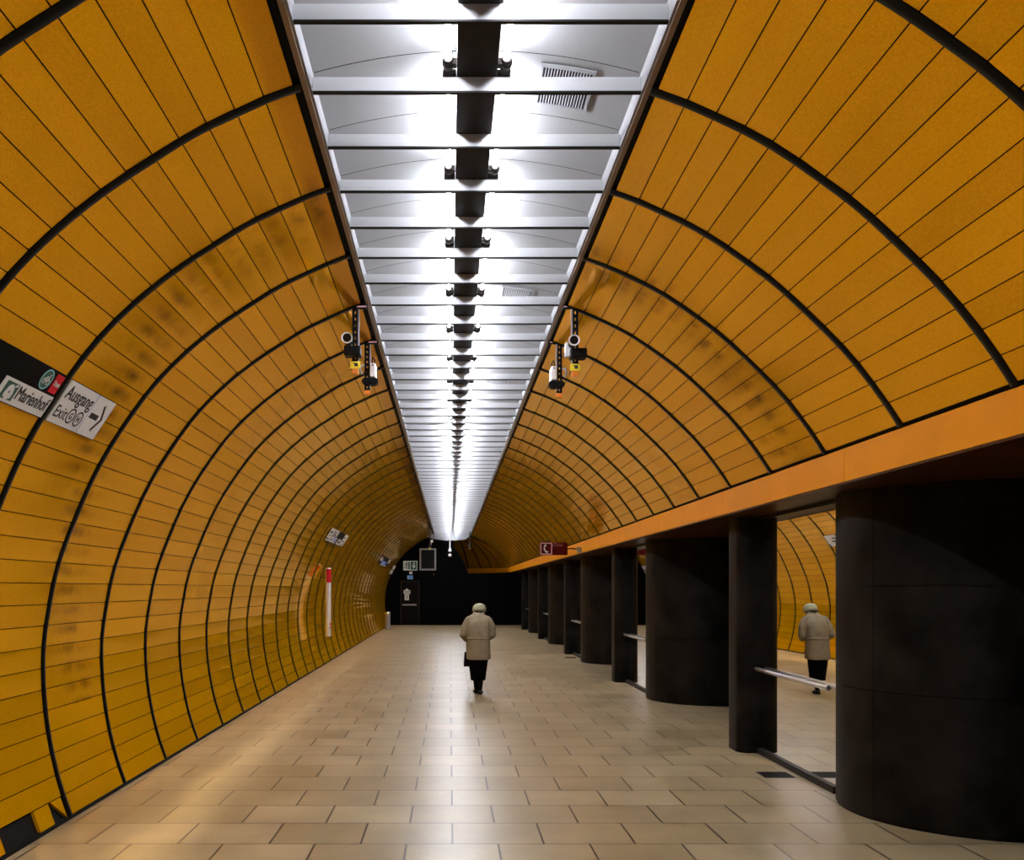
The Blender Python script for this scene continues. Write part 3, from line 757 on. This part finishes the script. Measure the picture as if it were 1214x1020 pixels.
# ------------------------------------------------------------------ devices hanging on slotted rails
def hanger(side, y, top, bot, facing, label):
    xr = TC + side*(HW + .025); x = (TC - .945) if side < 0 else (TC + .945)
    t = thing('rail_camera', label, 'camera', (x, y, 0), 'cameras hanging from slotted posts')
    b = MB(); b.bbox(min(xr - x, side*.045), max(xr - x, side*.045), -.02, .02, top - .035, top, M['blackplastic'], .004)
    b.box(min(xr-x, 0) + .012, max(xr-x, 0) - .012, -.0225, -.0201, top - .024, top - .012, M['pink']); b.obj('top_arm', t)
    b = MB(); w = .027; n = 9; H = top - .04 - bot      # slotted post: two uprights and rungs
    b.box(-w, -.007, -.012, .012, bot, top - .035, M['blackplastic']); b.box(.007, w, -.012, .012, bot, top - .035, M['blackplastic'])
    for k in range(n + 1):
        z = bot + H*k/n; b.box(-.007, .007, -.012, .012, max(bot, z - .012), min(top - .036, z + .016), M['blackplastic'])
    b.box(side*-w - .006, side*-w + .006, -.016, .016, bot + .02, top - .04, M['greymetal'])
    b.obj('slotted_post', t)
    b = MB()
    ct = bot + (.215 if facing else .13)
    if facing:                                        # front of the camera towards the viewer
        ox = .055*side if side < 0 else -.03
        b.tube([(ox, -.17, ct), (ox, -.15, ct), (ox, -.03, ct)], [.040, .042, .036], M['blackplastic'], 24); body = b.obj('camera_body', t, angle=40)
        g = MB(); g.tube([(ox, -.182, ct), (ox, -.168, ct), (ox, -.15, ct)], [.046, .047, .044], M['whiteplastic'], 28, cap=False)
        g.tube([(ox, -.182, ct), (ox, -.176, ct)], [.046, .036], M['whiteplastic'], 28, cap=False); g.obj('lens_hood', body, angle=40)
        g = MB(); g.tube([(ox, -.178, ct), (ox, -.174, ct)], [.036, .034], M['lens'], 24); g.obj('lens', body)
        g = MB(); g.bbox(-.07 + side*.02, .07 + side*.02, -.10, .035, ct - .125, ct - .045, M['blackplastic'], .008); g.obj('mount', t)
        g = MB(); g.bbox(side*.04 - .012, side*.04 + .012, -.03, .05, ct - .05, ct + .06, M['alu'], .004) if side < 0 else g.bbox(-.085, -.03, -.03, .05, ct - .1, ct + .02, M['alu'], .004); g.obj('side_plate', t)
        g = MB(); g.bbox(-.044, .044, -.022, -.012, bot - .01, bot + .05, M['yellow'], .003)
        lb = g.obj('warning_label', t)
        g = MB(); bar_ = [(-.015, .038), (.018, .030), (-.004, .022), (.02, .008)]
        for p_, q_ in zip(bar_, bar_[1:]):
            g.box(min(p_[0], q_[0]) - .003, max(p_[0], q_[0]) + .003, -.0235, -.0221, bot + min(p_[1], q_[1]), bot + max(p_[1], q_[1]), M['ink'])
        g.obj('label_marks', lb)
        g = MB(); g.bbox(-.030, .026, -.018, .016, bot - .055, bot - .012, M['orange'], .004); g.obj('orange_foot', t)
    else:                                             # back of the camera towards the viewer
        sx = -side
        b.bbox(min(sx*.03, sx*.085), max(sx*.03, sx*.085), -.05, .14, ct - .01, ct + .125, M['whiteplastic'], .008); body = b.obj('camera_body', t)
        g = MB(); g.tube([(sx*.055, -.053, ct + .105), (sx*.055, -.049, ct + .105)], .008, M['ink'], 12); g.obj('port', body)
        g = MB(); g.bbox(-.055 + sx*.03, .055 + sx*.03, -.045, .06, ct - .085, ct - .015, M['blackplastic'], .008)
        for k in (-1, 1): g.tube([(sx*.03 + k*.05, -.05, ct - .05), (sx*.03 + k*.05, .04, ct - .05)], .03, M['blackplastic'], 14)
        g.obj('mount', t, angle=40)
        g = MB(); g.tube([(sx*.05, -.02, ct + .13), (sx*.055, -.03, ct + .19), (sx*.075, -.02, ct + .16), (sx*.085, 0, ct + .05)], .006, M['blackplastic'], 8); g.obj('cable', t, angle=60)
        g = MB(); g.tube([(-sx*.05, -.02, ct + .02), (-sx*.07, -.03, ct + .07), (-sx*.05, -.03, ct + .11), (-sx*.03, -.02, ct + .1)], .012, M['greymetal'], 10); g.obj('coiled_cable', t, angle=60)
        g = MB(); g.bbox(-.030, .026, -.018, .016, bot - .045, bot - .004, M['orange'], .004); g.obj('orange_foot', t)
zr = ZB - .006
hanger(-1, 8.35, zr, EYE + 1.90, True, 'black camera with white ring and yellow label on the left trough edge')
hanger(-1, 9.55, zr, EYE + 1.955, False, 'rear-view camera with white back box on the left trough edge')
hanger(1, 8.35, zr, EYE + 1.88, True, 'black camera with white ring and yellow label on the right trough edge')
hanger(1, 9.55, zr, EYE + 1.925, False, 'rear-view camera with white back box on the right trough edge')

# small pendants at the far end of the trough
def pendant(px, y, pyb, label, kind):
    s = F/y; x = (px - 533)/s; zb = EYE + (698 - pyb)/s; zt = ZB - .0 if abs(x - TC) < HW else ZB + .07
    t = thing('pendant_camera', label, 'camera', (x, y, zb))
    if kind == 'white':
        b = MB(); b.tube([(0, 0, .42), (0, 0, ZB - zb)], .017, M['whiteplastic'], 12); b.obj('rod', t, angle=40)
        b = MB(); b.ball((0, 0, .28), .07, M['whiteplastic'], 16); b.tube([(0, 0, .28), (0, 0, .43)], [.05, .03], M['whiteplastic'], 14); b.obj('upper_globe', t, angle=60)
        b = MB(); b.ball((0, 0, .075), (.07, .07, .07), M['whiteplastic'], 16); b.tube([(0, 0, .13), (0, 0, .23)], .03, M['blackplastic'], 12); b.obj('lower_globe', t, angle=60)
    else:
        b = MB(); b.tube([(0, 0, .18), (0, 0, zt - zb)], .025, M['blackplastic'], 12); b.obj('rod', t, angle=40)
        b = MB(); b.tube([(0, 0, .06), (0, 0, .12), (0, 0, .2)], [.075, .065, .03], M['blackplastic'], 16); b.obj('camera_head', t, angle=40)
        b = MB(); b.ball((0, -.02, .045), .045, M['yellow'], 14); b.obj('dome', t, smooth=True)
        if kind == 'left':
            b = MB(); b.bbox(.04, .14, -.06, .04, .30, .40, M['whiteplastic'], .01); b.bbox(.045, .07, -.03, .01, .2, .3, M['whiteplastic'], .005); b.obj('white_box', t)
pendant(509.5, 42, 651.5, 'small black pendant camera with white box at the far left trough end', 'left')
pendant(533.4, 42, 660.5, 'white pendant rod with two globes at the middle of the far trough end', 'white')
pendant(557.0, 42, 651.5, 'small black pendant camera with yellow dome at the far right trough end', 'right')

# ------------------------------------------------------------------ the walking person
def remesh(mb, voxel, name, smooth_it=3, decimate=None):
    me = mb.mesh('tmp'); o = bpy.data.objects.new('tmp', me); C.objects.link(o)
    r = o.modifiers.new('r', 'REMESH'); r.mode = 'VOXEL'; r.voxel_size = voxel; r.use_smooth_shade = True
    sm = o.modifiers.new('s', 'SMOOTH'); sm.iterations = smooth_it; sm.factor = .5
    dg = bpy.context.evaluated_depsgraph_get(); dg.update()
    out = bpy.data.meshes.new_from_object(o.evaluated_get(dg)); out.name = name
    bpy.data.objects.remove(o); bpy.data.meshes.remove(me)
    return out
PX, PY = .465, 15.64
person = thing('person', 'person in a beige coat and pale knitted hat walking away, head bowed', 'person', (PX, PY, 0))
sk_ = M['skin']
B = MB()
HIP = .72
# trunk (stooped), neck, head
B.ball((0, 0, HIP), (.145, .11, .13), sk_, 20); B.ball((0, .03, .88), (.125, .095, .14), sk_, 20)
B.ball((0, .07, 1.05), (.145, .105, .16), sk_, 20); B.limb((-.13, .11, 1.17), (.13, .11, 1.17), .062, .062, sk_)
B.limb((0, .12, 1.18), (.012, .215, 1.275), .060, .052, sk_)
HC_ = Vector((.022, .275, 1.335))
B.ball(HC_, (.074, .092, .088), sk_, 24); B.ball(HC_ + Vector((0, .035, -.055)), (.056, .062, .058), sk_, 20)
B.ball(HC_ + Vector((0, .070, -.088)), (.026, .024, .022), sk_, 12)              # chin
B.ball(HC_ + Vector((0, .104, -.030)), (.013, .018, .016), sk_, 12); B.limb(HC_ + Vector((0, .088, .004)), HC_ + Vector((0, .106, -.026)), .009, .012, sk_, 10)
for s in (-1, 1):
    B.ball(HC_ + Vector((s*.076, -.002, -.022)), (.010, .020, .030), sk_, 12)    # ears
    B.ball(HC_ + Vector((s*.030, .074, .018)), (.024, .014, .010), sk_, 12)      # brow
    B.ball(HC_ + Vector((s*.038, .064, -.035)), (.022, .018, .020), sk_, 12)     # cheek
B.ball(HC_ + Vector((0, .090, -.062)), (.022, .010, .006), sk_, 12); B.ball(HC_ + Vector((0, .088, -.074)), (.018, .010, .006), sk_, 12)   # lips
# legs: a short step, left foot ahead
legs = {1: [(.075, 0, HIP - .04), (.050, .035, .42), (.026, -.06, .075)], -1: [(-.075, 0, HIP - .04), (-.058, .06, .42), (-.032, .11, .075)]}
for s, (a, k, an) in legs.items():
    B.limb(a, k, .082, .055, sk_, 18); B.limb(k, an, .052, .034, sk_, 18)
    kk, aa = Vector(k), Vector(an); B.ball(kk.lerp(aa, .33) + Vector((0, -.016, 0)), (.050, .052, .10), sk_, 16)
    B.limb(aa + Vector((0, -.01, -.03)), aa + Vector((s*.012, .12, -.052)), .030, .020, sk_, 14)
# arms: upper arm back and out, forearm brought forward
arms = {1: [(.165, .105, 1.165), (.225, .07, .955), (.150, .27, .885)], -1: [(-.165, .105, 1.165), (-.235, .06, .955), (-.175, .26, .855)]}
for s, (a, e, w_) in arms.items():
    B.limb(a, e, .050, .040, sk_, 16); B.limb(e, w_, .040, .027, sk_, 16)
    e, w_ = Vector(e), Vector(w_); d = (w_ - e).normalized()
    side = Vector((0, 0, 1)); acr = d.cross(side).normalized()                    # across the palm
    down = acr.cross(d).normalized()
    pm = w_ + d*.045
    B.ball(pm, (.017, .045, .038), sk_, 16)
    B.limb(w_, pm, .026, .024, sk_, 12)
    # four fingers curled downward round the handle, one thumb leaving the side of the palm
    for k, (off, ln) in enumerate(((.028, .030), (.010, .034), (-.009, .032), (-.026, .025))):
        base = pm + d*.038 + down*(off)
        inn = acr*(-s)*-1
        p1 = base + d*ln*.8; p2 = p1 + (d*.25 + inn*s*.9)*ln*.75; p3 = p2 + (-d*.6 + inn*s*.5)*ln*.6
        B.limb(base - d*.02, p1, .0088, .0084, sk_, 10); B.limb(p1, p2, .0084, .0078, sk_, 10); B.limb(p2, p3, .0078, .0068, sk_, 10)
    tb = pm - d*.02 + down*.034
    B.limb(tb, tb + d*.03 + down*.018, .0105, .0095, sk_, 10); B.limb(tb + d*.03 + down*.018, tb + d*.055 + down*.012, .0095, .008, sk_, 10)
body = remesh(B, .0058, 'body', 2)
body.materials.clear(); body.materials.append(M['skin']); body.materials.append(M['stocking'])
for p in body.polygons:
    p.use_smooth = True
    p.material_index = 1 if p.center.z < .66 else 0
bo = bpy.data.objects.new('body', body); C.objects.link(bo); bo.parent = person
# coat
def ell(cx, cy, z, rx, ry, n=40, sq=2.3, tilt=0.0):
    out = []
    for k in range(n):
        a = 2*PI*k/n; c, s = math.cos(a), math.sin(a)
        x = rx*math.copysign(abs(c)**(2/sq), c); y = ry*math.copysign(abs(s)**(2/sq), s)
        out.append((cx + x, cy + y, z + tilt*y))
    return out
K = MB(); ct = M['coat']
K.loft([ell(0, .005, .565, .193, .155, tilt=.08), ell(0, .008, .62, .197, .157, tilt=.06), ell(0, .012, .75, .193, .150), ell(0, .018, .87, .186, .143), ell(0, .022, .91, .184, .142), ell(0, .04, 1.0, .188, .145),
        ell(0, .065, 1.10, .192, .145), ell(0, .09, 1.18, .186, .135, tilt=.1), ell(0, .11, 1.235, .155, .115, tilt=.2), ell(.004, .145, 1.275, .10, .088, tilt=.35), ell(.008, .175, 1.30, .072, .070, tilt=.4)], ct)
for s, (a, e, w_) in arms.items():
    a, e, w_ = Vector(a), Vector(e), Vector(w_)
    K.limb(a + Vector((-s*.02, 0, .0)), a.lerp(e, .5) + Vector((s*.014, -.006, 0)), .080, .074, ct, 20); K.limb(a.lerp(e, .5) + Vector((s*.014, -.006, 0)), e, .074, .067, ct, 20)
    K.limb(e, e.lerp(w_, .9), .067, .052, ct, 20)
    K.limb(Vector((0, .10, 1.2)), a + Vector((-s*.03, 0, .01)), .085, .078, ct, 20)
coat = remesh(K, .0085, 'coat', 4)
# cloth folds: shallow creases across the back and down the sleeves
from mathutils import noise
for v in coat.vertices:
    p = v.co; q = Vector((p.x*7 + p.z*4*(1 if p.x > 0 else -1), p.y*5, p.z*5))
    amp = .015 if p.z > .92 else .006
    v.co = p + v.normal*(noise.noise(q)*amp + noise.noise(p*26)*.0016)
coat.materials.clear(); coat.materials.append(ct)
for p in coat.polygons: p.use_smooth = True
co = bpy.data.objects.new('coat', coat); C.objects.link(co); co.parent = person
b = MB()     # half belt seam and collar
bl = [ell(0, .021, z, .184 + g, .1425 + g) for z, g in ((.876, .0), (.878, .006), (.905, .007), (.907, .0))]
n = len(bl[0]); b.add([p for r in bl for p in r], [(i*n+k, i*n+(k+1) % n, (i+1)*n+(k+1) % n, (i+1)*n+k) for i in range(3) for k in range(n)], ct); b.obj('belt', co, smooth=True)
b = MB()
cl = [ell(.006, .150, 1.268, .108, .092, tilt=.35), ell(.008, .168, 1.300, .090, .083, tilt=.4), ell(.010, .182, 1.330, .077, .074, tilt=.4), ell(.010, .183, 1.326, .070, .067, tilt=.4), ell(.008, .170, 1.295, .074, .070, tilt=.4)]
n = len(cl[0]); b.add([p for r in cl for p in r], [(i*n+k, i*n+(k+1) % n, (i+1)*n+(k+1) % n, (i+1)*n+k) for i in range(4) for k in range(n)], ct); b.obj('collar', co, smooth=True)
# skirt
b = MB(); rings = []
for z, rx, ry, cy in ((.70, .165, .13, .005), (.60, .165, .13, .008), (.48, .152, .13, .012), (.34, .132, .125, .018), (.225, .118, .122, .022), (.222, .112, .116, .022), (.30, .118, .112, .018)):
    r_ = ell(-.004, cy, z, rx, ry, 48, 2.2)
    rings.append([(x*(1 + .03*math.sin(k*2*PI/48*9)*max(0, (.6 - z)/.4)), y*(1 + .03*math.sin(k*2*PI/48*9)*max(0, (.6 - z)/.4)), zz) for k, (x, y, zz) in enumerate(r_)])
n = 48; b.add([p for r in rings for p in r], [(i*n+k, i*n+(k+1) % n, (i+1)*n+(k+1) % n, (i+1)*n+k) for i in range(len(rings)-1) for k in range(n)], M['skirt']); b.obj('skirt', person, smooth=True)
# knitted hat: rounded crown with a rolled brim
b = MB(); hc = HC_ + Vector((0, -.012, .030))
rings = []
for z, r_ in ((-.040, .088), (-.048, .100), (-.040, .112), (-.018, .117), (.004, .113), (.012, .108), (.030, .108), (.055, .096), (.075, .070), (.088, .036), (.092, .006)):
    rings.append([(hc.x + r_*math.cos(2*PI*k/40)*.98, hc.y + r_*math.sin(2*PI*k/40)*1.06, hc.z + z + .30*r_*math.sin(2*PI*k/40)*-1*.6) for k in range(40)])
b.loft(rings, M['hat']); b.obj('knitted_hat', person, smooth=True)
# hair at the nape
b = MB(); b.ball(HC_ + Vector((0, -.045, -.028)), (.070, .060, .056), M['hair'], 20); b.obj('hair', person, smooth=True)
# shoes
for s, (a, k, an) in legs.items():
    an = Vector(an); S = MB()
    S.ball(an + Vector((s*.004, -.02, -.038)), (.037, .048, .036), M['shoe'], 18); S.ball(an + Vector((s*.014, .085, -.047)), (.042, .075, .027), M['shoe'], 18)
    S.limb(an + Vector((0, -.01, -.03)), an + Vector((s*.012, .09, -.042)), .035, .030, M['shoe'], 16)
    S.box(an.x - .030, an.x + .030, an.y - .058, an.y - .01, .003, .03, M['shoe'])
    me = remesh(S, .006, 'shoe', 2); me.materials.clear(); me.materials.append(M['shoe'])
    lo = min(v.co.z for v in me.vertices)
    for v in me.vertices: v.co.z = max(v.co.z - lo, 0)
    for p in me.polygons: p.use_smooth = True
    o = bpy.data.objects.new('shoe', me); C.objects.link(o); o.parent = person
# handbag carried on the left
t = thing('handbag', 'black handbag hanging from the walking person\'s left hand', 'bag', (PX - .185, PY + .335, .425))
b = MB(); b.prism([(-.155, 0), (.155, 0), (.145, .20), (.12, .235), (-.12, .235), (-.145, .20)], -.05, .05, M['bag'], lambda u, v, a: (a*(1 - .35*v/.235), u, v))
bb = b.obj('bag_body', t)
bv = bb.modifiers.new('b', 'BEVEL'); bv.width = .012; bv.segments = 3
b = MB(); b.tube([(0, .10*math.cos(math.radians(a)), .225 + .195*math.sin(math.radians(a))) for a in range(0, 181, 12)], .007, M['bag'], 8); b.obj('bag_handle', t, smooth=True)
b = MB(); b.bbox(-.012, .012, -.02, .02, .230, .245, M['chrome'], .003); b.obj('bag_clasp', t)

# ------------------------------------------------------------------ world, camera, view
w = bpy.data.worlds.new('world'); SC.world = w; w.use_nodes = True
bg = w.node_tree.nodes['Background']; bg.inputs[0].default_value = (.5, .55, .7, 1); bg.inputs[1].default_value = .002
cam = bpy.data.cameras.new('camera'); cam.sensor_fit = 'HORIZONTAL'; cam.sensor_width = 36; cam.lens = F/1214*36
cam.shift_x = (607 - 533)/1214; cam.shift_y = (698 - 510)/1214; cam.clip_start = .05; cam.clip_end = 200
cob = bpy.data.objects.new('camera', cam); C.objects.link(cob); cob.location = (0, 0, EYE); cob.rotation_euler = (PI/2, 0, 0)
SC.camera = cob
SC.view_settings.view_transform = 'Standard'; SC.view_settings.look = 'None'
SC.view_settings.exposure = 1.7; SC.view_settings.gamma = 1.0; SC.view_settings.use_curve_mapping = False
SC.cycles.max_bounces = 10; SC.cycles.diffuse_bounces = 6; SC.cycles.glossy_bounces = 6
SC.cycles.use_denoising = True
